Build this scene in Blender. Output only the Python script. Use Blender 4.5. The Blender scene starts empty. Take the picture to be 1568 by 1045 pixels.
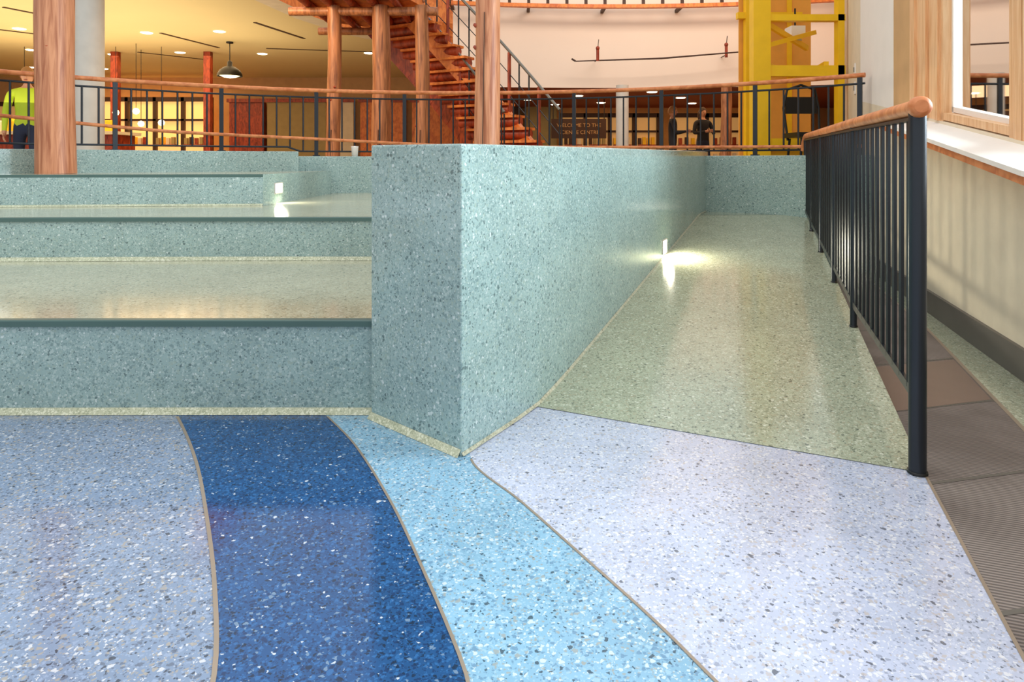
import bpy, math, random
from mathutils import Vector, Matrix
random.seed(7)
S=bpy.context.scene
S.view_settings.view_transform='Standard'
S.view_settings.look='None'
S.view_settings.exposure=0.0

# ------------------------------------------------------------------ materials
def newmat(name):
    m=bpy.data.materials.new(name); m.use_nodes=True
    nt=m.node_tree; b=nt.nodes['Principled BSDF']
    return m,nt,b
def rgba(c): return (c[0],c[1],c[2],1)
def srgb(r,g,b):
    f=lambda v:(v/255/12.92) if v/255<=.04045 else ((v/255+.055)/1.055)**2.4
    return (f(r),f(g),f(b))
def plain(name,col,rough=.5,metal=0,var=.06,scale=6,bump=0):
    m,nt,b=newmat(name)
    n=nt.nodes.new('ShaderNodeTexNoise'); n.inputs['Scale'].default_value=scale; n.inputs['Detail'].default_value=4
    g=nt.nodes.new('ShaderNodeNewGeometry'); nt.links.new(g.outputs['Position'],n.inputs['Vector'])
    r=nt.nodes.new('ShaderNodeValToRGB')
    r.color_ramp.elements[0].position=.3; r.color_ramp.elements[1].position=.7
    r.color_ramp.elements[0].color=rgba([max(0,c*(1-var)) for c in col]); r.color_ramp.elements[1].color=rgba([min(1,c*(1+var)) for c in col])
    nt.links.new(n.outputs['Fac'],r.inputs['Fac']); nt.links.new(r.outputs['Color'],b.inputs['Base Color'])
    b.inputs['Roughness'].default_value=rough; b.inputs['Metallic'].default_value=metal
    return m
def emis(name,col,st):
    m,nt,b=newmat(name)
    b.inputs['Base Color'].default_value=rgba(col); b.inputs['Emission Color'].default_value=rgba(col); b.inputs['Emission Strength'].default_value=st
    return m
def wood(name,c1,c2,sx=14,sz=1.2,rough=.45,axis='Z'):
    m,nt,b=newmat(name)
    g=nt.nodes.new('ShaderNodeNewGeometry'); mp=nt.nodes.new('ShaderNodeMapping')
    mp.inputs['Scale'].default_value={'Z':(sx,sx,sz),'X':(sz,sx,sx),'Y':(sx,sz,sx)}[axis]
    nt.links.new(g.outputs['Position'],mp.inputs['Vector'])
    n=nt.nodes.new('ShaderNodeTexNoise'); n.inputs['Scale'].default_value=2.2; n.inputs['Detail'].default_value=7; n.inputs['Distortion'].default_value=.8
    nt.links.new(mp.outputs['Vector'],n.inputs['Vector'])
    r=nt.nodes.new('ShaderNodeValToRGB'); e=r.color_ramp.elements
    e[0].position=.34; e[0].color=rgba(c1); e[1].position=.62; e[1].color=rgba(c2)
    nt.links.new(n.outputs['Fac'],r.inputs['Fac']); nt.links.new(r.outputs['Color'],b.inputs['Base Color'])
    b.inputs['Roughness'].default_value=rough
    bp=nt.nodes.new('ShaderNodeBump'); bp.inputs['Strength'].default_value=.25; bp.inputs['Distance'].default_value=.01
    nt.links.new(n.outputs['Fac'],bp.inputs['Height']); nt.links.new(bp.outputs['Normal'],b.inputs['Normal'])
    return m
def terrazzo(name,base,chips,coarse=96,fine=190,dc=.46,df=.58,rough=.13,spec=.5,basevar=.10,mixf=.84):
    """polished terrazzo: cement matrix with two sizes of angular stone chips"""
    m,nt,b=newmat(name); N=nt.nodes; L=nt.links
    g=N.new('ShaderNodeNewGeometry')
    nz=N.new('ShaderNodeTexNoise'); nz.inputs['Scale'].default_value=5; nz.inputs['Detail'].default_value=5
    L.new(g.outputs['Position'],nz.inputs['Vector'])
    r=N.new('ShaderNodeValToRGB'); r.color_ramp.elements[0].position=.3; r.color_ramp.elements[1].position=.7
    r.color_ramp.elements[0].color=rgba([c*(1-basevar) for c in base]); r.color_ramp.elements[1].color=rgba([min(1,c*(1+basevar)) for c in base])
    L.new(nz.outputs['Fac'],r.inputs['Fac'])
    cur=r.outputs['Color']
    dn=N.new('ShaderNodeTexNoise'); dn.inputs['Scale'].default_value=coarse*1.3; dn.inputs['Detail'].default_value=2
    L.new(g.outputs['Position'],dn.inputs['Vector'])
    sub=N.new('ShaderNodeVectorMath'); sub.operation='SUBTRACT'; sub.inputs[1].default_value=(.5,.5,.5); L.new(dn.outputs['Color'],sub.inputs[0])
    scl=N.new('ShaderNodeVectorMath'); scl.operation='SCALE'; scl.inputs['Scale'].default_value=.55/coarse; L.new(sub.outputs[0],scl.inputs[0])
    addv=N.new('ShaderNodeVectorMath'); addv.operation='ADD'; L.new(g.outputs['Position'],addv.inputs[0]); L.new(scl.outputs[0],addv.inputs[1])
    for sc,den,thr in ((fine,df,.07),(coarse,dc,.09)):
        mp=N.new('ShaderNodeMapping'); mp.inputs['Location'].default_value=(sc*.37,1.7,sc*.11)
        L.new(addv.outputs[0],mp.inputs['Vector'])
        v=N.new('ShaderNodeTexVoronoi'); v.inputs['Scale'].default_value=sc
        e=N.new('ShaderNodeTexVoronoi'); e.feature='DISTANCE_TO_EDGE'; e.inputs['Scale'].default_value=sc
        L.new(mp.outputs['Vector'],v.inputs['Vector']); L.new(mp.outputs['Vector'],e.inputs['Vector'])
        s=N.new('ShaderNodeSeparateColor'); L.new(v.outputs['Color'],s.inputs['Color'])
        a=N.new('ShaderNodeMath'); a.operation='LESS_THAN'; a.inputs[1].default_value=den; L.new(s.outputs[0],a.inputs[0])
        ti=N.new('ShaderNodeMath'); ti.operation='MULTIPLY_ADD'; ti.inputs[1].default_value=.20; ti.inputs[2].default_value=thr*.4; L.new(s.outputs[2],ti.inputs[0])
        c=N.new('ShaderNodeMath'); c.operation='GREATER_THAN'; L.new(e.outputs['Distance'],c.inputs[0]); L.new(ti.outputs[0],c.inputs[1])
        mm=N.new('ShaderNodeMath'); mm.operation='MULTIPLY'; L.new(a.outputs[0],mm.inputs[0]); L.new(c.outputs[0],mm.inputs[1])
        m2=N.new('ShaderNodeMath'); m2.operation='MULTIPLY'; m2.inputs[1].default_value=mixf; L.new(mm.outputs[0],m2.inputs[0])
        cr=N.new('ShaderNodeValToRGB'); cr.color_ramp.interpolation='CONSTANT'
        tot=sum(w for _,w in chips); p=0
        for i,(cc,w) in enumerate(chips):
            if i<2: el=cr.color_ramp.elements[i]; el.position=p
            else: el=cr.color_ramp.elements.new(p)
            el.color=rgba(cc); p+=w/tot
        L.new(s.outputs[1],cr.inputs['Fac'])
        mx=N.new('ShaderNodeMix'); mx.data_type='RGBA'
        L.new(m2.outputs[0],mx.inputs[0]); L.new(cur,mx.inputs[6]); L.new(cr.outputs['Color'],mx.inputs[7])
        cur=mx.outputs[2]
    L.new(cur,b.inputs['Base Color'])
    b.inputs['Roughness'].default_value=rough; b.inputs['Specular IOR Level'].default_value=spec
    return m

W=srgb
T_grey=terrazzo('terrazzo_grey_blue',W(128,146,172),[(W(215,215,218),1.8),(W(166,158,146),3),(W(98,108,126),3),(W(50,54,62),1.0),(W(148,165,192),3.4)])
T_navy=terrazzo('terrazzo_deep_blue',W(28,78,130),[(W(18,50,94),4),(W(46,104,162),4),(W(120,146,172),.8),(W(16,34,58),2.4),(W(215,222,228),.25)])
T_sky=terrazzo('terrazzo_light_blue',W(138,182,208),[(W(210,222,228),2.4),(W(106,144,174),3.2),(W(158,164,160),1.8),(W(50,64,76),.9),(W(162,198,220),3.4)])
T_lav=terrazzo('terrazzo_lavender',W(192,199,220),[(W(230,230,234),4),(W(192,184,182),2.2),(W(154,160,178),2.2),(W(84,88,98),.7),(W(204,209,228),4)])
T_ramp=terrazzo('terrazzo_sage',W(170,176,152),[(W(200,203,180),3),(W(138,144,122),3.2),(W(170,166,140),3),(W(94,102,88),1.0),(W(220,222,204),.7)])
T_wall=terrazzo('terrazzo_sage_teal',W(154,178,174),[(W(182,200,194),3.4),(W(122,146,144),3.0),(W(160,178,166),2.2),(W(86,106,106),1.0),(W(216,226,222),.7)],mixf=.8,rough=.12)
T_tread=terrazzo('terrazzo_cream_green',W(188,187,162),[(W(210,208,186),3),(W(150,150,128),3),(W(182,174,146),3),(W(114,113,96),.8)])
M_nose=plain('nosing_dark_teal',W(74,102,96),.35)
M_cove=terrazzo('cove_strip_cream',W(192,194,164),[(W(225,225,200),3),(W(160,165,135),3)],rough=.4)
M_strip=plain('divider_strip_zinc_tan',W(165,148,130),.35,.3)
def matmat():
    m,nt,b=newmat('entrance_mat_ribbed'); N=nt.nodes; L=nt.links
    g=N.new('ShaderNodeNewGeometry'); mp=N.new('ShaderNodeMapping'); mp.inputs['Rotation'].default_value=(0,0,.35)
    L.new(g.outputs['Position'],mp.inputs['Vector'])
    w=N.new('ShaderNodeTexWave'); w.bands_direction='Y'; w.inputs['Scale'].default_value=28; w.inputs['Distortion'].default_value=0
    L.new(mp.outputs['Vector'],w.inputs['Vector'])
    n=N.new('ShaderNodeTexNoise'); n.inputs['Scale'].default_value=3; n.inputs['Detail'].default_value=6; L.new(g.outputs['Position'],n.inputs['Vector'])
    r=N.new('ShaderNodeValToRGB'); r.color_ramp.elements[0].color=rgba(W(96,87,82)); r.color_ramp.elements[1].color=rgba(W(160,146,138)); L.new(w.outputs['Fac'],r.inputs['Fac'])
    mx=N.new('ShaderNodeMix'); mx.data_type='RGBA'; mx.blend_type='MULTIPLY'; mx.inputs[0].default_value=.6
    r2=N.new('ShaderNodeValToRGB'); r2.color_ramp.elements[0].position=.4; r2.color_ramp.elements[0].color=(.5,.46,.44,1); r2.color_ramp.elements[1].position=.6; r2.color_ramp.elements[1].color=(1,1,1,1)
    L.new(n.outputs['Fac'],r2.inputs['Fac']); L.new(r.outputs['Color'],mx.inputs[6]); L.new(r2.outputs['Color'],mx.inputs[7])
    L.new(mx.outputs[2],b.inputs['Base Color']); b.inputs['Roughness'].default_value=.6
    bp=N.new('ShaderNodeBump'); bp.inputs['Strength'].default_value=.5; bp.inputs['Distance'].default_value=.004
    L.new(w.outputs['Fac'],bp.inputs['Height']); L.new(bp.outputs['Normal'],b.inputs['Normal'])
    return m
M_mat=matmat()
M_log=wood('peeled_log',W(160,92,58),W(212,146,106),sx=16,sz=1.0)
M_log2=wood('peeled_log_far',W(122,72,42),W(188,122,76),sx=12,sz=1.0)
M_rail=wood('handrail_oak',W(190,104,52),W(224,142,86),sx=6,sz=6)
M_frame=wood('window_fir',W(218,166,116),W(240,198,152),sx=20,sz=1.2)
M_steel=plain('painted_steel_charcoal',W(40,44,50),.32,.4)
M_cream=plain('plaster_cream',W(228,214,188),.7)
M_white=plain('plaster_white',W(240,233,224),.7,var=.02)
M_peach=plain('plaster_peach_white',W(244,226,208),.75,var=.02,scale=1)
M_tan=plain('plaster_tan',W(204,162,112),.7)
M_ceil=plain('ceiling_cream_yellow',W(232,218,170),.8,var=.02,scale=1)
M_soff=plain('soffit_white',W(230,222,205),.7)
M_redc=plain('ceiling_red_brown',W(140,62,30),.7)
M_dark=plain('dark_brown',W(66,40,26),.6)
M_redwood=wood('red_stained_wood',W(116,36,16),W(176,70,34),sx=8,sz=3)
M_orange=wood('orange_glulam',W(200,98,32),W(238,140,58),sx=6,sz=3)
M_yellow=plain('yellow_painted_steel',W(250,200,26),.4)
M_black=plain('black_metal',W(14,14,15),.4,.3)
M_colw=plain('column_pale_grey',W(212,208,198),.5)
M_bolt=plain('brushed_steel',W(120,118,112),.35,.7)
M_base=plain('baseboard_dark_grey',W(104,98,90),.5)
M_olive=plain('panel_olive',W(166,146,96),.6)
M_bfloor=plain('hall_floor_tan',W(150,128,100),.35)
E_led=emis('led_warm_white',(1,.95,.8),16)
E_down=emis('downlight',(1,.85,.55),9)
E_warm=emis('lamp_warm',(1,.78,.42),4)
E_shop=emis('shop_light_panel',(1,.56,.18),.9)
E_win=emis('shop_dim_panel',(.75,.42,.14),.32)
def glassmat():
    m=bpy.data.materials.new('clear_glass'); m.use_nodes=True; nt=m.node_tree; N=nt.nodes
    N.remove(N['Principled BSDF']); o=N['Material Output']
    t=N.new('ShaderNodeBsdfTransparent'); t.inputs[0].default_value=(.95,.98,.97,1); g=N.new('ShaderNodeBsdfGlossy'); g.inputs['Roughness'].default_value=.02
    f=N.new('ShaderNodeFresnel'); f.inputs[0].default_value=1.12; mx=N.new('ShaderNodeMixShader')
    nt.links.new(f.outputs[0],mx.inputs[0]); nt.links.new(t.outputs[0],mx.inputs[1]); nt.links.new(g.outputs[0],mx.inputs[2]); nt.links.new(mx.outputs[0],o.inputs[0])
    return m
M_glass=glassmat()

# ------------------------------------------------------------------ mesh builder
class B:
    def __init__(s): s.v=[];s.f=[];s.m=[];s.sm=[];s.mats=[]
    def mi(s,mat):
        if mat not in s.mats: s.mats.append(mat)
        return s.mats.index(mat)
    def add(s,vs,fs,mat,smooth=False):
        o=len(s.v); s.v+= [tuple(p) for p in vs]; k=s.mi(mat)
        for f in fs: s.f.append([i+o for i in f]); s.m.append(k); s.sm.append(smooth)
    def box(s,c,sz,mat,rot=0,R=None):
        M=R if R else Matrix.Rotation(rot,3,'Z'); c=Vector(c)
        vs=[c+M@Vector((x*sz[0]/2,y*sz[1]/2,z*sz[2]/2)) for x in(-1,1) for y in(-1,1) for z in(-1,1)]
        s.add(vs,[(0,1,3,2),(4,6,7,5),(0,4,5,1),(2,3,7,6),(0,2,6,4),(1,5,7,3)],mat)
    def bar(s,p0,p1,w,h,mat):
        p0=Vector(p0);p1=Vector(p1);d=(p1-p0);L=d.length;d.normalize()
        up=Vector((0,0,1)) if abs(d.z)<.95 else Vector((0,1,0))
        sx=d.cross(up).normalized(); u=sx.cross(d)
        R=Matrix((sx,d,u)).transposed(); s.box((p0+p1)/2,(w,L,h),mat,R=R)
    def tube(s,pts,r,mat,seg=12,caps=True,smooth=True):
        pts=[Vector(p) for p in pts]; n=len(pts); rs=r if isinstance(r,(list,tuple)) else [r]*n
        vs=[];fs=[]; prev=None
        for i,p in enumerate(pts):
            t=(pts[min(i+1,n-1)]-pts[max(i-1,0)]).normalized()
            if prev is None:
                a=Vector((0,0,1)) if abs(t.z)<.9 else Vector((1,0,0)); u=t.cross(a).normalized()
            else: u=(prev-t*prev.dot(t)).normalized()
            prev=u; w=t.cross(u)
            for k in range(seg):
                an=2*math.pi*k/seg; vs.append(p+(u*math.cos(an)+w*math.sin(an))*rs[i])
        for i in range(n-1):
            for k in range(seg):
                a=i*seg+k;b=i*seg+(k+1)%seg; fs.append((a,b,b+seg,a+seg))
        s.add(vs,fs,mat,smooth)
        if caps: s.add(vs[:seg],[tuple(range(seg))[::-1]],mat); s.add(vs[-seg:],[tuple(range(seg))],mat)
    def lathe(s,prof,c,mat,seg=24):
        vs=[];fs=[];n=len(prof)
        for (r,z) in prof:
            for k in range(seg):
                a=2*math.pi*k/seg; vs.append((c[0]+r*math.cos(a),c[1]+r*math.sin(a),c[2]+z))
        for i in range(n-1):
            for k in range(seg):
                a=i*seg+k;b=i*seg+(k+1)%seg; fs.append((a,b,b+seg,a+seg))
        s.add(vs,fs,mat,True)
    def prism(s,fp,z0,z1,side,top,bottom=False):
        n=len(fp); z1f=z1 if callable(z1) else (lambda x,y:z1)
        vs=[(x,y,z0) for x,y in fp]+[(x,y,z1f(x,y)) for x,y in fp]
        s.add(vs,[(i,(i+1)%n,n+(i+1)%n,n+i) for i in range(n)],side)
        s.add(vs[n:],[tuple(range(n))],top)
        if bottom: s.add(vs[:n],[tuple(range(n))[::-1]],side)
    def strip(s,a,b,mat,smooth=False):
        n=len(a); s.add(list(a)+list(b),[(i,i+1,n+i+1,n+i) for i in range(n-1)],mat,smooth)
    def done(s,name,bevel=0,parent=None,recalc=True):
        me=bpy.data.meshes.new(name); me.from_pydata(s.v,[],s.f)
        for m in s.mats: me.materials.append(m)
        for p,k,q in zip(me.polygons,s.m,s.sm): p.material_index=k; p.use_smooth=q
        me.update()
        if recalc:
            import bmesh
            bm=bmesh.new(); bm.from_mesh(me); bmesh.ops.remove_doubles(bm,verts=bm.verts,dist=1e-5) if bevel else None
            bmesh.ops.recalc_face_normals(bm,faces=bm.faces); bm.to_mesh(me); bm.free()
        o=bpy.data.objects.new(name,me); S.collection.objects.link(o)
        if bevel:
            md=o.modifiers.new('bevel','BEVEL'); md.width=bevel; md.segments=3; md.limit_method='ANGLE'
        if parent: o.parent=parent
        return o
def empty(name,loc=(0,0,0)):
    e=bpy.data.objects.new(name,None); e.location=loc; S.collection.objects.link(e); return e
def lerp(tab,d):
    if d<=tab[0][0]: return tab[0][1]
    for (a,x),(b,y) in zip(tab,tab[1:]):
        if d<=b: return x+(y-x)*(d-a)/(b-a)
    return tab[-1][1]
def cat(tab,d):
    n=len(tab)
    if d<=tab[0][0]: return tab[0][1]
    if d>=tab[-1][0]: return tab[-1][1]
    for i in range(n-1):
        if d<=tab[i+1][0]:
            x0,y0=tab[i];x1,y1=tab[i+1];h=x1-x0
            m0=(y1-y0)/h if i==0 else (y1-tab[i-1][1])/(x1-tab[i-1][0])
            m1=(y1-y0)/h if i==n-2 else (tab[i+2][1]-y0)/(tab[i+2][0]-x0)
            t=(d-x0)/h
            return (2*t**3-3*t*t+1)*y0+(t**3-2*t*t+t)*h*m0+(-2*t**3+3*t*t)*y1+(t**3-t*t)*h*m1

# ------------------------------------------------------------------ plan geometry
cAB=[(-1,-.32),(0,-.36),(.6,-.42),(.9,-.465),(1.168,-.513),(1.425,-.62),(1.742,-.78),(2.06,-.955),(2.40,-1.175),(2.6,-1.33)]
cBC=[(-1,.10),(0,.08),(.4,.05),(.8,.0),(1.168,-.073),(1.25,-.098),(1.49,-.19),(1.80,-.318),(2.17,-.50),(2.40,-.645),(2.6,-.78)]
cCD=[(-1,1.5),(0,.95),(.5,.68),(.9,.49),(1.168,.359),(1.34,.278),(1.537,.172),(1.80,.028),(2.07,-.125),(2.6,-.125)]
cDM=[(-1,.15),(0,.52),(1.234,.926),(1.97,1.19),(6.0,2.60),(6.5,2.77)]
cMG=[(-1,1.62),(1.5,1.62),(2.229,1.70),(3.73,2.26),(6.0,2.98),(6.5,3.12)]
def wx(d): return 2.12+.305*(d-2.83) if d>2.4 else 1.989
CX,CY=-.49,2.48
def arc(R,a0,a1,n): return [(CX+R*math.cos(math.radians(a0+(a1-a0)*i/n)),CY+R*math.sin(math.radians(a0+(a1-a0)*i/n))) for i in range(n+1)]
wallR=[(2.081,-.155),(2.515,.0915),(3.1,.36),(4.3,.89),(5.5,1.42),(6.6,1.90)]
def wrx(d): return cat(wallR,d)
def ztop(y): return .956+.045*(y-2.08)/4.4

# ------------------------------------------------------------------ floor
fb=B()
ds=[-1+i*.05 for i in range(72)]
left=[(-6,d,0) for d in ds]
AB=[(cat(cAB,d),d,0) for d in ds]; BC=[(cat(cBC,d),d,0) for d in ds]; CD=[(cat(cCD,d),d,0) for d in ds]; DM=[(lerp(cDM,d),d,0) for d in ds]
CD=[(min(c[0],m[0]),c[1],0) for c,m in zip(CD,DM)]
fb.strip(left,AB,T_grey); fb.strip(AB,BC,T_navy); fb.strip(BC,CD,T_sky); fb.strip(CD,DM,T_lav)
d2=[-1+i*.25 for i in range(31)]
fb.strip([(lerp(cDM,d),d,0) for d in d2],[(lerp(cMG,d),d,0) for d in d2],M_mat)
fb.strip([(lerp(cMG,d),d,0) for d in d2],[(wx(d)+.1,d,0) for d in d2],T_ramp)
fb.done('floor',recalc=False)
def divider(name,tab,d0,d1,w):
    n=60; P=[]
    for i in range(n+1):
        d=d0+(d1-d0)*i/n; P.append(Vector((cat(tab,d) if tab is not cDM else lerp(tab,d),d,0)))
    b=B(); a=[];c=[]
    for i,p in enumerate(P):
        t=(P[min(i+1,n)]-P[max(i-1,0)]).normalized(); q=Vector((-t.y,t.x,0))*w/2
        a.append(p+q+Vector((0,0,.0012))); c.append(p-q+Vector((0,0,.0012)))
    b.strip(a,c,M_strip); b.done(name,recalc=False)
divider('floor_divider_strip',cAB,-.5,2.41,.009)
divider('floor_divider_strip',cBC,-.5,2.41,.007)
divider('floor_divider_strip',cCD,.3,2.065,.007)
divider('mat_edge_strip',cDM,-.5,1.97,.008)
b=B()
for d in (1.35,1.9,2.45,3.0,3.6,4.2,4.8,5.4):
    x0,x1=lerp(cDM,d),lerp(cMG,d+.12); b.strip([(x0,d,.001),(x1,d+.12,.001)],[(x0,d+.014,.001),(x1,d+.134,.001)],M_base)
M_plate=plain('bronze_floor_plate',W(132,108,98),.35,.2)
b.strip([(lerp(cDM,2.46)+.02,2.46,.0015),(lerp(cMG,2.58)-.02,2.58,.0015)],[(lerp(cDM,2.98)+.02,2.98,.0015),(lerp(cMG,3.10)-.02,3.10,.0015)],M_plate)
b.strip([(lerp(cMG,d)-.012,d,.0012) for d in d2],[(lerp(cMG,d)+.004,d,.0012) for d in d2],M_strip)
b.done('mat_frame_trim',recalc=False)

# ------------------------------------------------------------------ ramp
rb=B(); nU,nV=8,40
def rampP(u,t):
    l=Vector((wrx(2.515+t*3.5)-.02,2.515+t*3.5,.43*t)); r=Vector((1.19+1.41*t,1.97+4.05*t,.43*t))
    return l.lerp(r,u)
rows=[[rampP(u/nU,t/nV) for u in range(nU+1)] for t in range(nV+1)]
for a,b in zip(rows,rows[1:]):
    rb.strip([p+Vector((0,0,.002)) for p in a],[p+Vector((0,0,.002)) for p in b],T_ramp)
land=[(1.58,6.0),(2.60,6.02)]+[p for p in arc(4.60,47,62,10)]
rb.add([(x,y,.432) for x,y in land],[tuple(range(len(land)))],T_ramp)
rb.strip([rampP(1,t/nV)+Vector((0,0,.002)) for t in range(nV+1)],[Vector((rampP(1,t/nV).x,rampP(1,t/nV).y,0)) for t in range(nV+1)],T_wall)
rb.done('ramp',recalc=False)

# ------------------------------------------------------------------ retaining wall of ramp
wb=B(); n=30
R_=[(wrx(2.081+i*(6.56-2.081)/n),2.081+i*(6.56-2.081)/n) for i in range(n+1)]
Lf=[(x-.341,y+.318) for x,y in R_]
fp=R_+Lf[::-1]
wb.prism(fp,0,lambda x,y:ztop(y),T_wall,T_wall)
wb.done('ramp_retaining_wall',bevel=.007)
cb=B()
capd=(Vector((-.341,.318,0))).normalized(); out=Vector((-capd.y,capd.x,0)); out = out if out.y<0 else -out
p0=Vector((-.155,2.081,0)); p1=p0+Vector((-.341,.318,0))
cb.strip([p0+Vector((0,0,.022))+out*.001,p1+Vector((0,0,.022))+out*.001],[p0+out*.016+Vector((0,0,.001)),p1+out*.016+Vector((0,0,.001))],M_cove)
side=[];side2=[]
for x,y in R_:
    t=max(0,(y-2.515)/3.5); z=min(.43*t,.432)+.003
    side.append((x+.001,y,z+.009)); side2.append((x+.008,y-.004,z))
cb.strip(side,side2,T_tread)  # pale strip on the ramp side paints light reflected at the wall foot
cb.done('wall_foot_cove_and_glint',recalc=False)

# ------------------------------------------------------------------ amphitheatre steps
def wlx(d): return wrx(max(2.081,d-.318))-.341
sb=B()
def front(d0,bow,n=24,x0=-5,x1=None):
    return [(x0+(x1-x0)*i/n, d0-bow*((x0+(x1-x0)*i/n+1.0)/3.0)**2) for i in range(n+1)]
F1=front(2.44,.05,x1=-.45); Z1=.337
F2=front(3.90,.10,x1=.28); Z2=.585
def step(F,zb,zt,back):
    sb.strip([(x,y,zb) for x,y in F],[(x,y,zt-.024) for x,y in F],T_wall)
    o=.012
    sb.strip([(x,y,zt-.024) for x,y in F],[(x,y-o,zt-.024) for x,y in F],M_nose)
    sb.strip([(x,y-o,zt-.024) for x,y in F],[(x,y-o,zt-.004) for x,y in F],M_nose)
    sb.strip([(x,y-o,zt-.004) for x,y in F],[(x,y-o+.004,zt) for x,y in F],M_nose)
    sb.strip([(x,y-o+.004,zt) for x,y in F],[(x,y+.02,zt) for x,y in F],M_nose)
    F_=[(x,y+.02) for x,y in F]
    sb.add([(x,y,zt) for x,y in F_+back],[tuple(range(len(F_)+len(back)))],T_tread)
    sb.strip([(x,y-.001,zb+.022) for x,y in F],[(x,y-.018,zb+.001) for x,y in F],M_cove)
step(F1,0,Z1,[(wlx(3.0)+.05,3.0),(wlx(3.5)+.05,3.5),(wlx(4.0)+.05,4.0),(-5,4.0)])
a2=[p for p in arc(4.62,64,158,40)]
step(F2,Z1,Z2,[(wlx(4.5)+.05,4.5),(wlx(5.5)+.05,5.5),(wlx(6.4)+.05,6.4)]+a2[2:])
FA=[(-4.15,4.66),(-3.5,4.74),(-2.6,4.84),(-1.79,4.91)]
ZA=.811
sb.prism(FA+[(-1.79,6.75)]+[p for p in arc(4.40,108,142,12)],Z2-.01,ZA,T_wall,T_tread)
sb.strip([(x,y-.002,ZA) for x,y in FA],[(x,y-.002,ZA-.02) for x,y in FA],M_nose)
sb.strip([(x,y-.001,Z2+.015) for x,y in FA],[(x,y-.015,Z2+.001) for x,y in FA],M_cove)
sb.done('terrazzo_seating_steps',recalc=False)

kb=B()
o_=arc(4.75,42,165,90); i_=arc(4.56,42,165,90)
kb.prism(o_+i_[::-1],.0,.957,T_wall,T_wall)
o_=arc(4.77,111,160,40); i_=arc(4.30,111,160,40)
kb.prism(o_+i_[::-1],.5,1.0,T_wall,T_wall)
kb.done('railing_curb',bevel=.006)

# ------------------------------------------------------------------ recessed step lights
def steplight(name,c,nrm,w=.055,h=.07,power=6):
    e=empty(name,c); n=Vector(nrm).normalized(); t=Vector((-n.y,n.x,0))
    b=B(); C=Vector((0,0,0))
    R=Matrix((t,n,Vector((0,0,1)))).transposed()
    b.box(C+n*.002,(w,.006,h),E_led,R=R)
    for sx in(-1,1): b.box(C+t*sx*(w/2+.005)+n*.004,(.008,.012,h+.016),M_colw,R=R)
    for sz in(-1,1): b.box(C+Vector((0,0,sz*(h/2+.004)))+n*.004,(w+.016,.012,.008),M_colw,R=R)
    b.done('lens_and_bezel',parent=e)
    l=bpy.data.lights.new(name+'_lamp','AREA'); l.energy=power; l.color=(1,.92,.72); l.size=w
    lo=bpy.data.objects.new('lamp',l); S.collection.objects.link(lo); lo.parent=e
    lo.location=n*.03; d=(n+Vector((0,0,-.45))).normalized(); lo.rotation_euler=d.to_track_quat('-Z','Y').to_euler()
ny=Vector((1,-.445,0)).normalized()
yl=4.60
steplight('recessed_step_light',(wrx(yl),yl,.430*(yl-2.515)/3.5+.075),ny,w=.12,h=.08,power=8)
steplight('recessed_step_light',(-1.79,5.22,.70),(1,0,0),w=.15,h=.07,power=2.5)

# ------------------------------------------------------------------ ramp railing (right)
hb=B()
def rp(t): p=rampP(1,t); return Vector((p.x-.02,p.y,p.z))
def rz(t): return lerp([(0,1.055),(.3,1.078),(.66,1.10),(1,1.12)],t)
posts=[0,.3,.48,.66,.83,.975]
for i,t in enumerate(posts):
    p=rp(t); r=.0235 if i==0 else .015
    hb.tube([(p.x,p.y,p.z+.001),(p.x,p.y,rz(t)-.01)],r,M_steel,20)
    hb.lathe([(0.0,.006),(r+.003,.006),(r+.004,.0)],(p.x,p.y,p.z+.003),M_black)
def p_lerp(t): return lerp([(0,.215),(.3,.235),(.48,.30),(.66,.36),(1,.485)],t)
nb=38
for i in range(nb+1):
    t=.975*i/nb
    p=rp(t)
    if any(abs(t-q)<.008 for q in posts): continue
    hb.bar((p.x,p.y,p_lerp(t)),(p.x,p.y,rz(t)-.03),.010,.012,M_steel)
for i in range(40):
    a=.975*i/40;b_=.975*(i+1)/40; A=rp(a);C=rp(b_)
    hb.bar((A.x,A.y,p_lerp(a)),(C.x,C.y,p_lerp(b_)),.012,.03,M_steel)
    hb.bar((A.x,A.y,rz(a)-.03),(C.x,C.y,rz(b_)-.03),.03,.010,M_steel)
pth=[];rr=[]
p=rp(0); dirn=(rp(.1)-rp(0)).normalized(); dirn.z=0
for k,(o,r) in enumerate([(-.055,.018),(-.05,.026),(-.04,.030),(-.02,.031),(0,.028),(.04,.025)]):
    pth.append((p.x+dirn.x*o,p.y+dirn.y*o,rz(0)+.002)); rr.append(r)
for i in range(1,31):
    t=.95*i/30; q=rp(t); pth.append((q.x,q.y,rz(t)+.002)); rr.append(.024)
q=rp(.975); pth+=[(q.x,q.y,rz(.975)-.01),(q.x+.01,q.y+.05,rz(.975)-.05),(q.x+.012,q.y+.07,rz(.975)-.12)]; rr+=[.024,.023,.022]
hb.tube(pth,rr,M_rail,20)
hb.done('ramp_railing')

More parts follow.
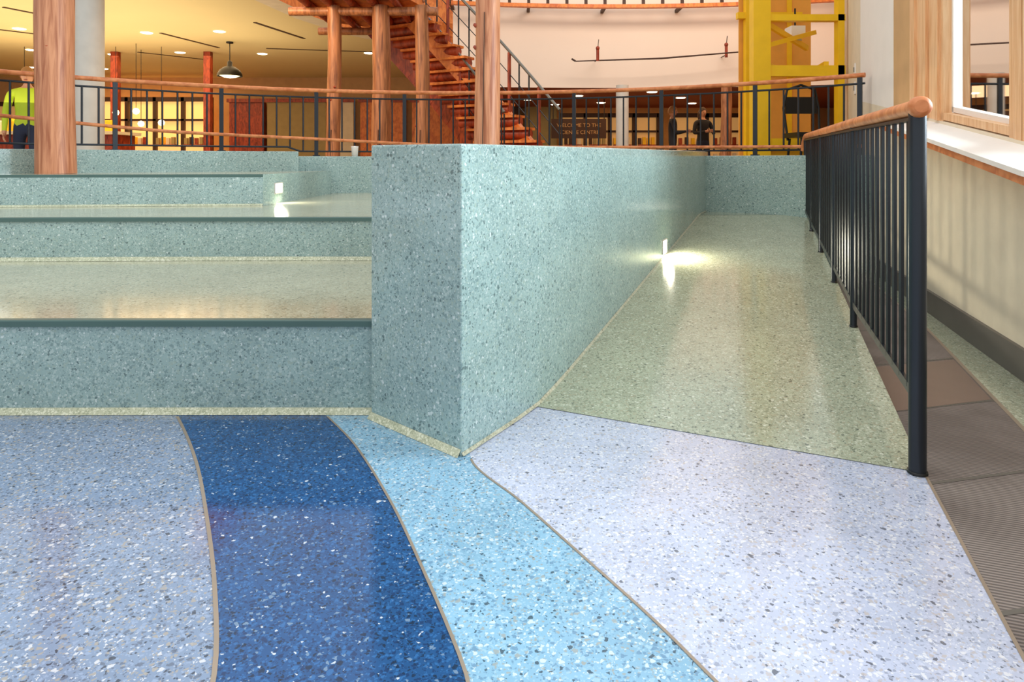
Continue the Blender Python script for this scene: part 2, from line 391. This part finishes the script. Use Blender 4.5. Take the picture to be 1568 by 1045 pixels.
# ------------------------------------------------------------------ curved back railing
gb=B(); Rr=4.68
def ap(a,R=Rr): return (CX+R*math.cos(math.radians(a)),CY+R*math.sin(math.radians(a)))
ZT=1.624
def base(a): return 1.0 if a>111 else .957
def zlow(a): return lerp([(42,1.03),(90,1.06),(108,1.13),(125,1.18),(142,1.28),(165,1.42)],a)
gb.tube([(*ap(a),ZT) for a in [43+i*1.5 for i in range(82)]],.020,M_rail,12)
gb.tube([(*ap(a,Rr-.02),zlow(a)) for a in [43+i*1.5 for i in range(82)]],.016,M_rail,10)
a=43.5;i=0
while a<164:
    x,y=ap(a)
    if i%7==0: 
        gb.box((x,y,(base(a)+ZT)/2),(.038,.018,ZT-base(a)),M_steel,rot=math.radians(a+90)); 
        gb.box((x,y,base(a)+.006),(.07,.05,.012),M_steel,rot=math.radians(a+90))
    else: gb.tube([(x,y,base(a)+.05),(x,y,ZT-.07)],.0085,M_steel,6)
    a+=1.55;i+=1
for zz in ('b',ZT-.07):
    P=[]
    for k in range(82):
        a=43+k*1.5; P.append((*ap(a),(base(a)+.05) if zz=='b' else zz))
    gb.tube(P,.010,M_steel,6)
gb.done('curved_guard_railing')

# ------------------------------------------------------------------ right wall, windows, sill
def zs(d): return .985+.14*(max(d,1.5)-2.83)
def wallquad(b,d0,d1,z0,z1,mat,off=0,n=6):
    P=[d0+(d1-d0)*i/n for i in range(n+1)]
    zf0=z0 if callable(z0) else (lambda d:z0); zf1=z1 if callable(z1) else (lambda d:z1)
    inn=[(wx(d)-off,d,zf0(d)) for d in P]; inn2=[(wx(d)-off,d,zf1(d)) for d in P]
    ou=[(wx(d)+.18,d-.05,zf0(d)) for d in P]; ou2=[(wx(d)+.18,d-.05,zf1(d)) for d in P]
    b.strip(inn,inn2,mat); b.strip(ou,ou2,mat); b.strip(inn2,ou2,mat); b.strip(inn,ou,mat)
    for k in(0,-1): b.add([inn[k],inn2[k],ou2[k],ou[k]],[(0,1,2,3)],mat)
rw=B()
wallquad(rw,-1,6.1,0,zs,M_cream,n=40)
wallquad(rw,4.95,6.12,zs,4.2,M_white)
wallquad(rw,4.46,4.95,zs,4.2,M_tan)
wallquad(rw,-1,4.46,3.0,4.2,M_cream)
rw.done('wall_right',recalc=True)
bb=B(); wallquad(bb,-1,6.1,0,.13,M_base,off=.02,n=30); bb.done('baseboard_right')
sl=B()
P=[1.0+i*.1 for i in range(40)]
A_=[(wx(d)+.10,d,zs(d)+.004) for d in P]; Bq=[(wx(d)-.20,d,zs(d)-.055) for d in P]; Cq=[(wx(d)-.20,d,zs(d)-.075) for d in P]
sl.strip(A_,Bq,M_white); sl.strip(Bq,Cq,M_white)
E1=[(wx(d)-.185,d,zs(d)-.075) for d in P];E2=[(wx(d)-.185,d,zs(d)-.11) for d in P];E3=[(wx(d),d,zs(d)-.125) for d in P]
sl.strip(Cq,E1,M_rail); sl.strip(E1,E2,M_rail); sl.strip(E2,E3,M_rail)
sl.done('window_sill',recalc=False)
ANG=-math.atan2(.305,1)
def window(name,d0,d1):
    """fir casement: jambs set in the wall thickness, thin sash, glass"""
    b=B(); g=.075
    def P(d,o,z): return Vector((wx(d)+o,d,z))
    rot=ANG if d0>2.4 else 0
    for dc in (d0+.02,d1-.02): b.box(P(dc,.06,(zs(dc)+3)/2),(.10,.05,3-zs(dc)),M_frame,rot=rot)
    for dc in (d0+.06,d1-.06): b.box(P(dc,g,(zs(dc)+3)/2),(.045,.035,3-zs(dc)),M_white,rot=rot)
    b.bar(P(d0,.06,2.96),P(d1,.06,2.96),.10,.08,M_frame)
    b.bar(P(d0,.06,zs(d0)+.03),P(d1,.06,zs(d1)+.03),.10,.04,M_frame)
    b.bar(P(d0+.04,g,zs(d0)+.065),P(d1-.04,g,zs(d1)+.065),.045,.03,M_white)
    b.add([P(d0,g,zs(d0)+.05),P(d1,g,zs(d1)+.05),P(d1,g,2.93),P(d0,g,2.93)],[(0,1,2,3)],M_glass)
    b.done(name)
window('window_1',2.93,3.90)
window('window_2',1.7,2.84)
mb=B()
def flatpost(d0,d1,o0,o1):
    vs=[]
    for d in (d0,d1):
        for o in (o0,o1): vs+= [(wx(d)+o,d,zs(d)),(wx(d)+o,d,3.0)]
    mb.add(vs,[(0,1,5,4),(2,3,7,6),(0,1,3,2),(4,5,7,6)],M_frame)
flatpost(3.91,4.47,.0,.12); flatpost(3.92,3.98,-.012,0); flatpost(4.12,4.18,-.02,0); flatpost(4.36,4.46,-.02,0)
flatpost(2.85,2.92,.0,.12)
mb.done('window_jamb_trim')

cw=B()
pts=[(3.12,6.1),(4.15,8.6),(6.9,14.4),(9.6,20.2)]
for (x0,y0),(x1,y1) in zip(pts,pts[1:]):
    cw.add([(x0,y0,0),(x1,y1,0),(x1,y1,6),(x0,y0,6)],[(0,1,2,3)],M_cream if y0<8 else M_tan)
cw.done('wall_hall_right',recalc=False)
b=B()
for z in (1.62,1.80): b.box((3.345,6.66,z),(.012,.09,.12),M_white,rot=-math.atan2(1.03,2.5)); b.box((3.337,6.66,z),(.012,.03,.045),M_bolt,rot=-math.atan2(1.03,2.5))
b.done('switch_plates')

ob=B()
ob.add([(3.5,-20,-.3),(60,-20,-.3),(60,60,-.3),(3.5,60,-.3)],[(0,1,2,3)],plain('asphalt',W(170,170,170),.8))
ob.done('ground_outside',recalc=False)
ex=B()
M_brick=plain('brick_red',W(170,105,90),.8); M_fac=plain('facade_pale',W(238,242,244),.7); M_wg=plain('window_blue_glass',W(140,170,190),.15)
ex.box((12.4,13,4),(9,3,8.6),M_fac)
for k in range(12):
    for q in range(3):
        ex.box((8.25+k*.7,11.47,1.2+q*1.7),(.42,.08,1.1),M_wg); ex.box((8.25+k*.7,11.44,.55+q*1.7),(.55,.12,.08),M_yellow if k%4==1 else M_brick)
for k in range(4): ex.box((8.6+k*2.1,11.45,4),(.16,.1,8.4),M_brick)
ex.done('neighbouring_building')

# ------------------------------------------------------------------ log columns
def log(name,x,y,z0,z1,r,mat,knots=3,seg=22):
    b=B(); pts=[];rs=[];n=16
    for i in range(n+1):
        t=i/n; pts.append((x+.012*math.sin(t*5+x),y+.01*math.cos(t*4+x),z0+(z1-z0)*t)); rs.append(r*(1.04-.10*t+.025*math.sin(t*17+x*3)))
    b.tube(pts,rs,mat,seg)
    for k in range(knots):
        a=random.uniform(math.pi,2*math.pi); zz=z0+(z1-z0)*random.uniform(.05,.6)
        b.tube([(x+math.cos(a)*r*.8,y+math.sin(a)*r*.8,zz),(x+math.cos(a)*r*1.04,y+math.sin(a)*r*1.04,zz+.01)],[r*.22,r*.10],M_redwood,10)
    b.bar((x-.03,y-r*1.0,z0+.05),(x-.01,y-r*.99,z0+(z1-z0)*.35),.006,.01,M_dark)
    return b.done(name)
log('log_column',-3.47,5.2,ZA,4.6,.130,M_log)
log('log_column',-.19,5.05,Z2,4.6,.092,M_log)
ZF=.43
for xp,r in ((511,.095),(583,.125),(646,.095)):
    d=9.2; log('log_column',(xp-784)/1045*d,d,ZF,3.0,r,M_log2)
b=B(); b.tube([((137-784)/1045*8.4,8.4,ZF),((137-784)/1045*8.4,8.4,3.38)],.165,M_colw,28); b.lathe([(.2,.06),(.2,0)],((137-784)/1045*8.4,8.4,ZF),M_colw); b.done('round_column_white')
b=B(); b.tube([(2.1,13,ZF),(2.1,13,2.36)],.12,M_colw,24);b.lathe([(.16,.1),(.16,0)],(2.1,13,ZF),M_colw); b.done('round_column_white')
log('log_column',3.95,12.6,ZF,2.3,.10,M_log2)

# ------------------------------------------------------------------ back hall
b=B(); rr_=arc(4.70,42,172,60)
poly=rr_+[(-18,3.1),(-18,20.2),(9.6,20.2),(6.9,14.4),(4.15,8.6),(3.12,6.1)]
b.add([(x,y,ZF) for x,y in poly],[tuple(range(len(poly)))],M_bfloor); b.done('floor_hall',recalc=False)

edge=[(-3.75,8.0),(-3.6,10.0),(-3.35,11.6),(-2.9,13.0),(-2.1,14.2),(-1.0,15.0),(.3,15.4)]
n=len(edge); cb=B(); ZC=3.4
cb.strip([(x,y,ZC) for x,y in edge],[(-18,y,ZC) for x,y in edge],M_ceil)
cb.add([(-18,15.4,ZC),(.3,15.4,ZC),(.3,20.2,ZC),(-18,20.2,ZC)],[(0,1,2,3)],M_ceil)
cb.strip([(x,y,ZC-.04) for x,y in edge],[(x-.35,y+.1,ZC-.04) for x,y in edge],M_soff)
cb.strip([(x,y,ZC-.04) for x,y in edge],[(x,y,ZC+.5) for x,y in edge],M_orange)
cb.strip([(x-.35,y+.1,ZC-.04) for x,y in edge],[(x-.35,y+.1,ZC) for x,y in edge],M_soff)
for (x0,y0,x1,y1) in ((-6.8,13.2,-6.4,14.9),(-10.4,12,-9.2,13.4),(-8.2,11,-7.7,12.2),(-4.6,12.2,-4.2,13.8),(-5.4,15,-3,15.5),(-8.5,15.5,-7.4,16.7)):
    cb.bar((x0,y0,ZC-.006),(x1,y1,ZC-.006),.06,.01,M_dark)
for k in range(14):
    x=-13+(k%6)*1.9+random.uniform(-.4,.4); y=13+ (k//6)*2.6+random.uniform(-.5,.5)
    if x<-3.2: cb.lathe([(0,-.012),(.09,-.012),(.11,-.004),(.11,.0)],(x,y,ZC),E_down,16)
cb.done('ceiling',recalc=False)

fw=B(); n=24; F=[]
for i in range(n+1):
    x=-1.2+9.2*i/n; y=14.2-.035*(x-2)**2*0.9+.0; F.append((x,y))
fw.strip([(x,y,2.44) for x,y in F],[(x,y,6.5) for x,y in F],M_peach,True)
fw.strip([(x,y,2.44) for x,y in F],[(x,y+.3,2.44) for x,y in F],M_redc)
fw.done('wall_back_upper',recalc=False)
tb=B()
for z,h in ((4.02,.07),(4.24,.05)):
    for (x0,y0),(x1,y1) in zip(F,F[1:]): tb.bar((x0,y0-.5,z),(x1,y1-.5,z),.12,h,M_orange)
for i in range(0,n): 
    x,y=F[i]; tb.box((x,y-.5,4.13),(.06,.05,.2),M_dark)
    if i%4==0: tb.box((x,y-.25,4.02),(.06,.5,.06),M_dark)
tb.done('glulam_ring_beam')
pb=B()
pb.tube([(1.28,13.75,2.93),(3.0,13.7,2.98),(4.95,13.55,3.12)],[.012,.018,.012],M_dark,8)
for x,z in ((1.72,2.98),(4.3,3.05)):
    pb.tube([(x,13.7,z-.05),(x,13.7,z+.17)],.03,M_redwood,8); pb.tube([(x,13.7,z+.17),(x+.02,13.7,z+.38)],.008,M_dark,6)
    pb.lathe([(0,.05),(.035,.03),(.04,0),(.03,-.03),(0,-.04)],(x,13.7,z+.2),M_redwood,12)
    pb.tube([(x,13.7,z),(x,14.15,z)],.01,M_dark,6)
pb.tube([(1.28,13.75,2.93),(1.2,13.75,2.98)],.02,M_dark,6)
pb.done('wall_mounted_spear')

lc=B(); lc.add([(-1.2,14.4,2.5),(10,14.4,2.5),(10,20.2,2.5),(-1.2,20.2,2.5)],[(0,1,2,3)],M_redc)
for x,y in ((1.6,16.5),(3.2,15.6),(4.2,17),(2.4,18.4),(5.5,16.2),(.4,17.5),(4.9,18.6),(1.2,19)):
    lc.lathe([(0,-.015),(.10,-.015),(.12,0)],(x,y,2.5),E_down,16)
lc.done('ceiling_low_hall',recalc=False)

bw=B(); bw.add([(-18,20.2,ZF),(10,20.2,ZF),(10,20.2,6.5),(-18,20.2,6.5)],[(0,1,2,3)],M_tan)
bw.done('wall_back',recalc=False)
bw=B(); bw.add([(-18,2,0),(-18,20.2,0),(-18,20.2,5),(-18,2,5)],[(0,1,2,3)],M_tan); bw.done('wall_left',recalc=False)
uw=B(); uw.add([(-5,17,3.42),(.0,17,3.42),(.0,17,6.5),(-5,17,6.5)],[(0,1,2,3)],M_orange)
uw.box((-2.5,16.9,3.5),(5,.1,.16),M_white); uw.done('wall_upper_gallery',recalc=False)

def shopfront(name,x0,x1,z0,z1,y,n,lit,frame=M_dark,head=.12):
    b=B(); w=(x1-x0)/n
    b.add([(x0,y+.0,z0),(x1,y,z0),(x1,y,z1),(x0,y,z1)],[(0,1,2,3)],lit)
    for i in range(n+1): b.box((x0+i*w,y-.08,(z0+z1)/2),(.09,.12,z1-z0),frame)
    for z in (z0+.05,z1-.06,z0+(z1-z0)*.72): b.box(((x0+x1)/2,y-.08,z),(x1-x0,.12,head if z>z1-.1 else .06),frame)
    for i in range(n):
        for s_ in range(2):
            zz=z0+.5+s_*.45; b.box((x0+(i+.5)*w,y-.22,zz),(w*.7,.2,.03),M_redwood)
            for q in range(4): b.box((x0+(i+.2+.18*q)*w,y-.22,zz+.11),(.09,.1,.18+.05*(q%2)),random.choice([M_yellow,M_cream,M_redwood,M_olive,M_dark]))
    b.done(name)
shopfront('shop_front',-12.6,-8.6,ZF,2.75,19.6,5,E_shop)
shopfront('shop_front',-14.8,-12.9,ZF,2.6,19.4,2,E_win)
shopfront('glazed_doors',1.4,4.2,ZF,2.3,19.7,4,E_win)
shopfront('shop_front',4.6,7.6,ZF,2.3,19.7,3,E_win)
pn=B()
for x0,x1,m in ((-8.2,-7.2,M_redwood),(-7.1,-5.4,M_olive),(-5.3,-4.6,M_cream),(-4.4,-3.1,M_orange),(-2.9,-1.2,M_orange),(-1.0,.2,M_dark),(.4,1.3,M_olive)):
    pn.box(((x0+x1)/2,19.9,ZF+1.1),(x1-x0,.2,2.2),m); pn.box(((x0+x1)/2,19.78,ZF+2.25),(x1-x0+.1,.12,.1),M_redwood)
pn.done('exhibit_wall_panels')
sg=empty('hall_sign'); sb_=B(); sb_.box((1.7,17.4,1.75),(1.4,.06,.5),M_dark)
for x in(1.05,2.35): sb_.tube([(x,17.4,1.9),(x,17.4,2.5)],.012,M_black,6)
sb_.done('board',parent=sg)
for k,tx in enumerate(('WELCOME TO THE','SCIENCE CENTRE')):
    c=bpy.data.curves.new('sign_text','FONT'); c.body=tx; c.size=.13; c.extrude=.003; c.align_x='CENTER'
    o=bpy.data.objects.new('text_%d'%k,c); S.collection.objects.link(o); o.location=(1.7,17.355,1.79-.18*k); o.rotation_euler=(math.pi/2,0,0); c.materials.append(M_tan); o.parent=sg

cc=B()
for x in(-9.0,-6.9): cc.box((x,15.5,(ZF+ZC)/2),(.15,.15,ZC-ZF-.005),M_redwood); cc.box((x,15.5,ZF+.1),(.2,.2,.2),M_redwood)
cc.done('timber_hall_posts')
ct=B(); ct.box((-9.3,13.6,ZF+.5),(3.2,.7,1.0),M_redwood); ct.box((-9.3,13.55,ZF+1.03),(3.4,.9,.06),M_cream)
for i in range(8): ct.box((-10.6+i*.38,13.5,ZF+1.06+.12),(.16,.2,.12+.1*(i%3)),random.choice([M_yellow,M_white,M_orange,M_cream]))
ct.done('cafe_counter')
gl=B()
for i in range(11):
    x=-10.9+i*.33; y=14.4+(i%3)*.4; z=1.75+.22*(i%2)
    gl.lathe([(0,.07),(.05,.05),(.07,0),(.05,-.05),(0,-.07)],(x,y,z),E_warm,12); gl.tube([(x,y,z+.07),(x,y,ZC)],.006,M_black,5)
gl.done('globe_pendant_cluster')

pl=B(); c=((352-784)/1045*14.2,14.2,2.68)
pl.lathe([(.25,.0),(.245,.05),(.2,.13),(.12,.19),(.05,.22),(.05,.30),(.02,.33),(0,.33)],c,M_black,28)
pl.lathe([(.22,.03),(.12,-.02),(0,-.04)],c,E_warm,24); pl.tube([(c[0],c[1],c[2]+.33),(c[0],c[1],ZC)],.01,M_black,8)
pl.lathe([(0,-.03),(.07,-.03),(.07,0)],(c[0],c[1],ZC),M_black,16)
pl.done('pendant_lamp')

# ------------------------------------------------------------------ stair and timber deck
st=B()
def sp(t): return Vector((-1.45+2.05*t+.1*math.sin(t*3),10.2-1.4*t+.35*math.sin(t*math.pi),3.10-2.5*t))
wv=Vector((-.72,.42,0))
N_=14
for off in (0,1):
    for i in range(24):
        A=sp(i/24)+wv*off;C=sp((i+1)/24)+wv*off
        st.bar(A+Vector((0,0,-.08)),C+Vector((0,0,-.08)),.07,.30,M_orange if off==0 else M_redwood)
for i in range(N_):
    p=sp((i+.5)/N_); q0=p-wv*.12;q1=p+wv*1.08
    st.tube([q0+Vector((0,0,.06)),q1+Vector((0,0,.06))],.075,M_redwood,10)
    st.bar(q0+Vector((0,0,.13)),q1+Vector((0,0,.13)),.26,.035,M_orange)
for off in (0,1):
    q=sp(1)+wv*off; st.tube([(q.x,q.y,ZF),(q.x,q.y,q.z+.1)],.07,M_log2,12)
    for i in range(0,N_+1):
        p=sp(i/N_)+wv*(off*1.0); st.tube([p,p+Vector((0,0,.95))],.011 if i%3 else .025,M_steel if i%3 else M_redwood,8)
    st.tube([sp(i/20)+wv*off+Vector((0,0,.97)) for i in range(21)],.02,M_bolt,8)
    for hh in(.35,.65): st.tube([sp(i/20)+wv*off+Vector((0,0,hh)) for i in range(21)],.007,M_steel,6)
st.done('timber_staircase')
dk=B()
fpd=[(-2.75,8.9),(-2.3,8.6),(-1.5,8.7),(-1.25,9.6),(-1.4,10.6),(-2.0,11.3),(-2.9,10.6)]
dk.prism(fpd,3.08,3.18,M_orange,M_redwood,bottom=True)
for i in range(5): dk.tube([(-2.75+.30*i,8.75,3.03),(-2.75+.30*i,11,3.03)],.05,M_redwood,10)
dk.tube([(-3.0,9.2,2.93),(-1.0,9.2,2.93)],.06,M_log2,12)
dk.tube([(-3.0,10.6,2.93),(-1.2,10.6,2.93)],.06,M_log2,12)
for (x,y) in fpd: dk.tube([(x,y,3.15),(x,y,4.2)],.03,M_log2,8)
dk.done('timber_deck')

# ------------------------------------------------------------------ yellow steel frame
yf=B(); D=7.6
def X_(px,d=D): return (px-784)/1045*d
yf.box((2.76,D,2.3),(.19,.14,3.9),M_yellow)
yf.box((X_(1285),D,2.3),(.07,.1,3.9),M_yellow)
yf.box((X_(1187),D+.9,2.3),(.07,.1,3.9),M_yellow); yf.box((X_(1262),D+1.0,2.3),(.06,.1,3.9),M_yellow)
for z,h in ((2.50,.07),(1.91,.12),(ZF+.66,.14)): yf.box((3.2,D,z),(.98,.1,h),M_yellow)
yf.box((3.2,D+.9,2.72),(.80,.08,.08),M_yellow)
yf.bar((2.8,D,2.46),(3.5,D+.5,2.25),.04,.06,M_yellow); yf.bar((2.85,D,2.2),(3.55,D+.4,2.42),.04,.05,M_yellow)
yf.bar((2.8,D,1.98),(3.5,D+.9,1.98),.05,.08,M_yellow)
yf.bar((3.5,D,1.98),(3.65,D+.7,1.98),.05,.08,M_yellow)
yf.box((2.98,D+.05,ZF+.3),(.65,.08,.6),M_yellow)
yf.box((3.30,D+.98,2.3),(.90,.03,3.7),plain('painted_amber_glow',W(236,168,70),.6))  # added panel; the warm glow behind the frame is put into its colour
yf.done('yellow_steel_frame')
cl=B(); cl.box((X_(1240),D+.4,2.42),(.16,.2,.12),M_white); cl.tube([(X_(1240),D+.4,2.48),(X_(1240),D+.4,2.7)],.01,M_black,6)
cl.lathe([(.06,-.06),(.075,-.1),(0,-.1)],(X_(1240),D+.4,2.42),M_colw); cl.done('ceiling_spotlight')

ch=B(); cx,cy=3.12,7.15
for sx in(-1,1):
    for sy in(-1,1): ch.tube([(cx+sx*.2,cy+sy*.2,ZF),(cx+sx*.15,cy+sy*.15,ZF+.72)],.014,M_black,8)
    ch.tube([(cx+sx*.17,cy+.15,ZF+.7),(cx+sx*.19,cy+.22,ZF+1.05),(cx+sx*.15,cy+.22,ZF+1.25),(cx,cy+.22,ZF+1.3)],.014,M_black,8)
ch.box((cx,cy,ZF+.75),(.4,.4,.05),M_black); ch.box((cx,cy+.22,ZF+1.08),(.34,.02,.18),M_black)
for z in(.25,): 
    for sy in(-1,1): ch.bar((cx-.19,cy+sy*.19,ZF+z),(cx+.19,cy+sy*.19,ZF+z),.02,.02,M_black)
ch.done('bar_chair')
cup=B(); cup.lathe([(0,0),(.03,0),(.036,.09),(.04,.10),(.0,.105)],(-1.6,2.48+math.sqrt(4.605**2-1.11**2),.957),M_white,16); cup.done('paper_cup')

# ------------------------------------------------------------------ people
def person(name,loc,heading,shirt,pants,hair,pose='stand',s=1.0,longhair=False):
    e=empty(name,loc); e.rotation_euler=(0,0,heading); e.scale=(s,s,s)
    skin=plain(name+'_skin',W(205,150,120),.5)
    J={'pelvis':((0,0,.95),.15,.11),'waist':((0,0,1.08),.135,.10),'chest':((0,0,1.28),.165,.115),'up':((0,0,1.42),.10,.085),'neck':((0,.01,1.49),.055,.055),'skull':((0,0,1.56),.05,.05)}
    E=[('pelvis','waist'),('waist','chest'),('chest','up'),('up','neck'),('neck','skull')]
    for sd,n in((-1,'l'),(1,'r')):
        fw=.12 if sd>0 else -.06
        J['hip'+n]=((sd*.09,0,.90),.09,.09); J['knee'+n]=((sd*.10,-fw*.6,.50),.06,.06); J['ank'+n]=((sd*.10,-fw,.09),.042,.042); J['toe'+n]=((sd*.12,-fw-.17,.04),.04,.03)
        J['sh'+n]=((sd*.19,0,1.40),.06,.06)
        if pose=='stand': el=(sd*.25,.02,1.12); wr=(sd*.24,-.08,.88)
        else: el=(sd*.27,-.05,1.14); wr=(sd*.10,-.28,1.18)
        J['el'+n]=(el,.045,.045); J['wr'+n]=(wr,.03,.03)
        wd=(Vector(wr)-Vector(el)).normalized(); J['palm'+n]=(tuple(Vector(wr)+wd*.08),.038,.02)
        E+=[('pelvis','hip'+n),('hip'+n,'knee'+n),('knee'+n,'ank'+n),('ank'+n,'toe'+n),('up','sh'+n),('sh'+n,'el'+n),('el'+n,'wr'+n),('wr'+n,'palm'+n)]
    keys=list(J); me=bpy.data.meshes.new(name+'_b'); me.from_pydata([J[k][0] for k in keys],[(keys.index(a),keys.index(b)) for a,b in E],[])
    o=bpy.data.objects.new(name+'_b',me); S.collection.objects.link(o)
    o.modifiers.new('skin','SKIN')
    for i,k in enumerate(keys): me.skin_vertices[0].data[i].radius=(J[k][1],J[k][2]); me.skin_vertices[0].data[i].use_root=(i==0)
    sub=o.modifiers.new('sub','SUBSURF'); sub.levels=2; sub.render_levels=2
    dg=bpy.context.evaluated_depsgraph_get(); nm=bpy.data.meshes.new_from_object(o.evaluated_get(dg)); bpy.data.objects.remove(o)
    nm.materials.clear()
    for m in(shirt,pants,skin,M_black): nm.materials.append(m)
    for p in nm.polygons:
        p.use_smooth=True; c=p.center
        hand=min((c-Vector(J['palm'+n][0])).length for n in'lr')<.085
        arm=abs(c.x)>.20 and c.z>.8
        p.material_index=2 if (hand or c.z>1.475) else 3 if c.z<.09 else 1 if (c.z<.97 and not arm and not (c.y<-.2 and c.z>.9)) else 0
    bo=bpy.data.objects.new('body',nm); S.collection.objects.link(bo); bo.parent=e
    h=B()
    vs=[];fs=[];nu,nv=20,14
    for j in range(nv+1):
        ph=math.pi*j/nv
        for i in range(nu):
            th=2*math.pi*i/nu; x=math.sin(ph)*math.cos(th)*.075; y=math.sin(ph)*math.sin(th)*.095; z=math.cos(ph)*.12
            if z<0: x*=1+z*2.2; y*=1+z*1.0
            vs.append((x,y,1.64+z))
    for j in range(nv):
        for i in range(nu): fs.append((j*nu+i,j*nu+(i+1)%nu,(j+1)*nu+(i+1)%nu,(j+1)*nu+i))
    h.add(vs,fs,skin,True)
    h.tube([(0,-.088,1.655),(0,-.112,1.615),(0,-.09,1.605)],[.008,.014,.010],skin,8)
    h.box((0,-.086,1.578),(.04,.012,.010),M_redwood)
    for sd in(-1,1):
        h.lathe([(0,.008),(.010,0),(0,-.008)],(sd*.03,-.083,1.645),M_black,8)
        h.lathe([(0,.03),(.014,0),(0,-.03)],(sd*.077,0,1.635),skin,8)
    vs2=[];fs2=[]
    for j in range(9):
        ph=math.pi*.62*j/8
        for i in range(nu):
            th=2*math.pi*i/nu; fr=max(0,-math.sin(th)); pp=ph*(1-.42*fr)
            vs2.append((math.sin(pp)*math.cos(th)*.086,math.sin(pp)*math.sin(th)*.106+.004,1.645+math.cos(pp)*.13))
    for j in range(8):
        for i in range(nu): fs2.append((j*nu+i,j*nu+(i+1)%nu,(j+1)*nu+(i+1)%nu,(j+1)*nu+i))
    h.add(vs2,fs2,hair,True)
    if longhair: h.tube([(0,.07,1.68),(0,.10,1.55),(0,.10,1.42)],[.07,.075,.03],hair,12)
    h.done('head',parent=e,recalc=False)
    f=B()
    for n,sd in(('l',-1),('r',1)):
        wr=Vector(J['wr'+n][0]); el=Vector(J['el'+n][0]); wd=(wr-el).normalized(); sv=wd.cross(Vector((sd,0,0))).normalized()
        pm=Vector(J['palm'+n][0])
        for k,Ln in enumerate((.06,.07,.065,.05)):
            q=pm+sv*(k-1.5)*.017+wd*.01; f.tube([q,q+wd*Ln*.55+Vector((-sd*.004,0,0)),q+wd*Ln+Vector((-sd*.02,0,0))],[.009,.008,.006],skin,8)
        q=wr+wd*.04-sv*.02; f.tube([q,q-sv*.03+wd*.02,q-sv*.035+wd*.05],[.010,.009,.007],skin,8)
    f.done('fingers',parent=e,recalc=False)
M_hv=plain('hi_vis_yellow',W(190,215,40),.6); M_blk=plain('cloth_black',W(30,30,36),.8); M_jean=plain('denim',W(40,50,75),.8)
H_br=plain('hair_brown',W(60,38,22),.6); H_bl=plain('hair_fair',W(170,120,70),.6)
person('woman_standing',((1076-784)/1045*16.2,16.2,ZF),.3,M_blk,M_jean,H_br,'hold',1.0,True)
person('man_standing',((1030-784)/1045*15.2,15.2,ZF),1.4,M_blk,M_blk,H_bl,'hold',.97)
person('man_in_hi_vis',((42-784)/1045*9.3,9.3,ZF),.4,M_hv,M_jean,H_bl,'stand',1.0)

# ------------------------------------------------------------------ lights
def area(name,loc,rot,size,power,col,sy=None):
    l=bpy.data.lights.new(name,'AREA'); l.energy=power; l.color=col; l.size=size
    if sy: l.shape='RECTANGLE'; l.size_y=sy
    o=bpy.data.objects.new(name,l); o.location=loc; o.rotation_euler=rot; S.collection.objects.link(o); return o
area('overhead_fill',(-.5,1.5,5.2),(0,0,0),6,85,(1,.98,.95),5)  # added soft light above the foreground, no skylight is built
area('hall_ceiling_lamp_left',(-8,13.5,3.3),(0,0,0),5,150,(1,.70,.38),4)
area('hall_ceiling_lamp_shop',(-10,17.8,3.3),(0,0,0),4,90,(1,.64,.30),2)
area('hall_ceiling_fill',(-8,11.5,1.7),(math.pi,0,0),7,190,(1,.80,.50),6)  # added upward light to brighten the left ceiling, no fixture there
area('hall_low_lamp',(3.5,17,2.4),(0,0,0),5,75,(1,.62,.32),3)
area('back_wall_fill',(3,10.5,5.6),(math.radians(50),0,0),4,120,(1,.84,.70),1)  # unseen light added to brighten the upper back wall
area('stair_fill',(-3.3,7.4,3.3),(math.radians(60),0,math.radians(-35)),.7,70,(1,.70,.40))  # added out of view to light the staircase
area('window_daylight',(5.2,2.2,2.4),(0,math.radians(80),0),2.2,620,(.78,.90,1),3)
area('facade_fill',(9.5,6.5,6.0),(math.radians(60),0,0),5,900,(1,1,1),3)  # area light added outside to brighten the neighbouring facade

w=bpy.data.worlds.new('overcast_sky'); S.world=w; w.use_nodes=True
bg=w.node_tree.nodes['Background']; bg.inputs[0].default_value=(.93,.97,1,1); bg.inputs[1].default_value=1.05

cam=bpy.data.cameras.new('camera'); co=bpy.data.objects.new('camera',cam); S.collection.objects.link(co)
co.location=(0,0,.9); co.rotation_euler=(math.pi/2,0,0)
cam.sensor_width=36; cam.lens=24.0; cam.shift_y=-(522.5-248)/1568; cam.clip_end=200
S.camera=co
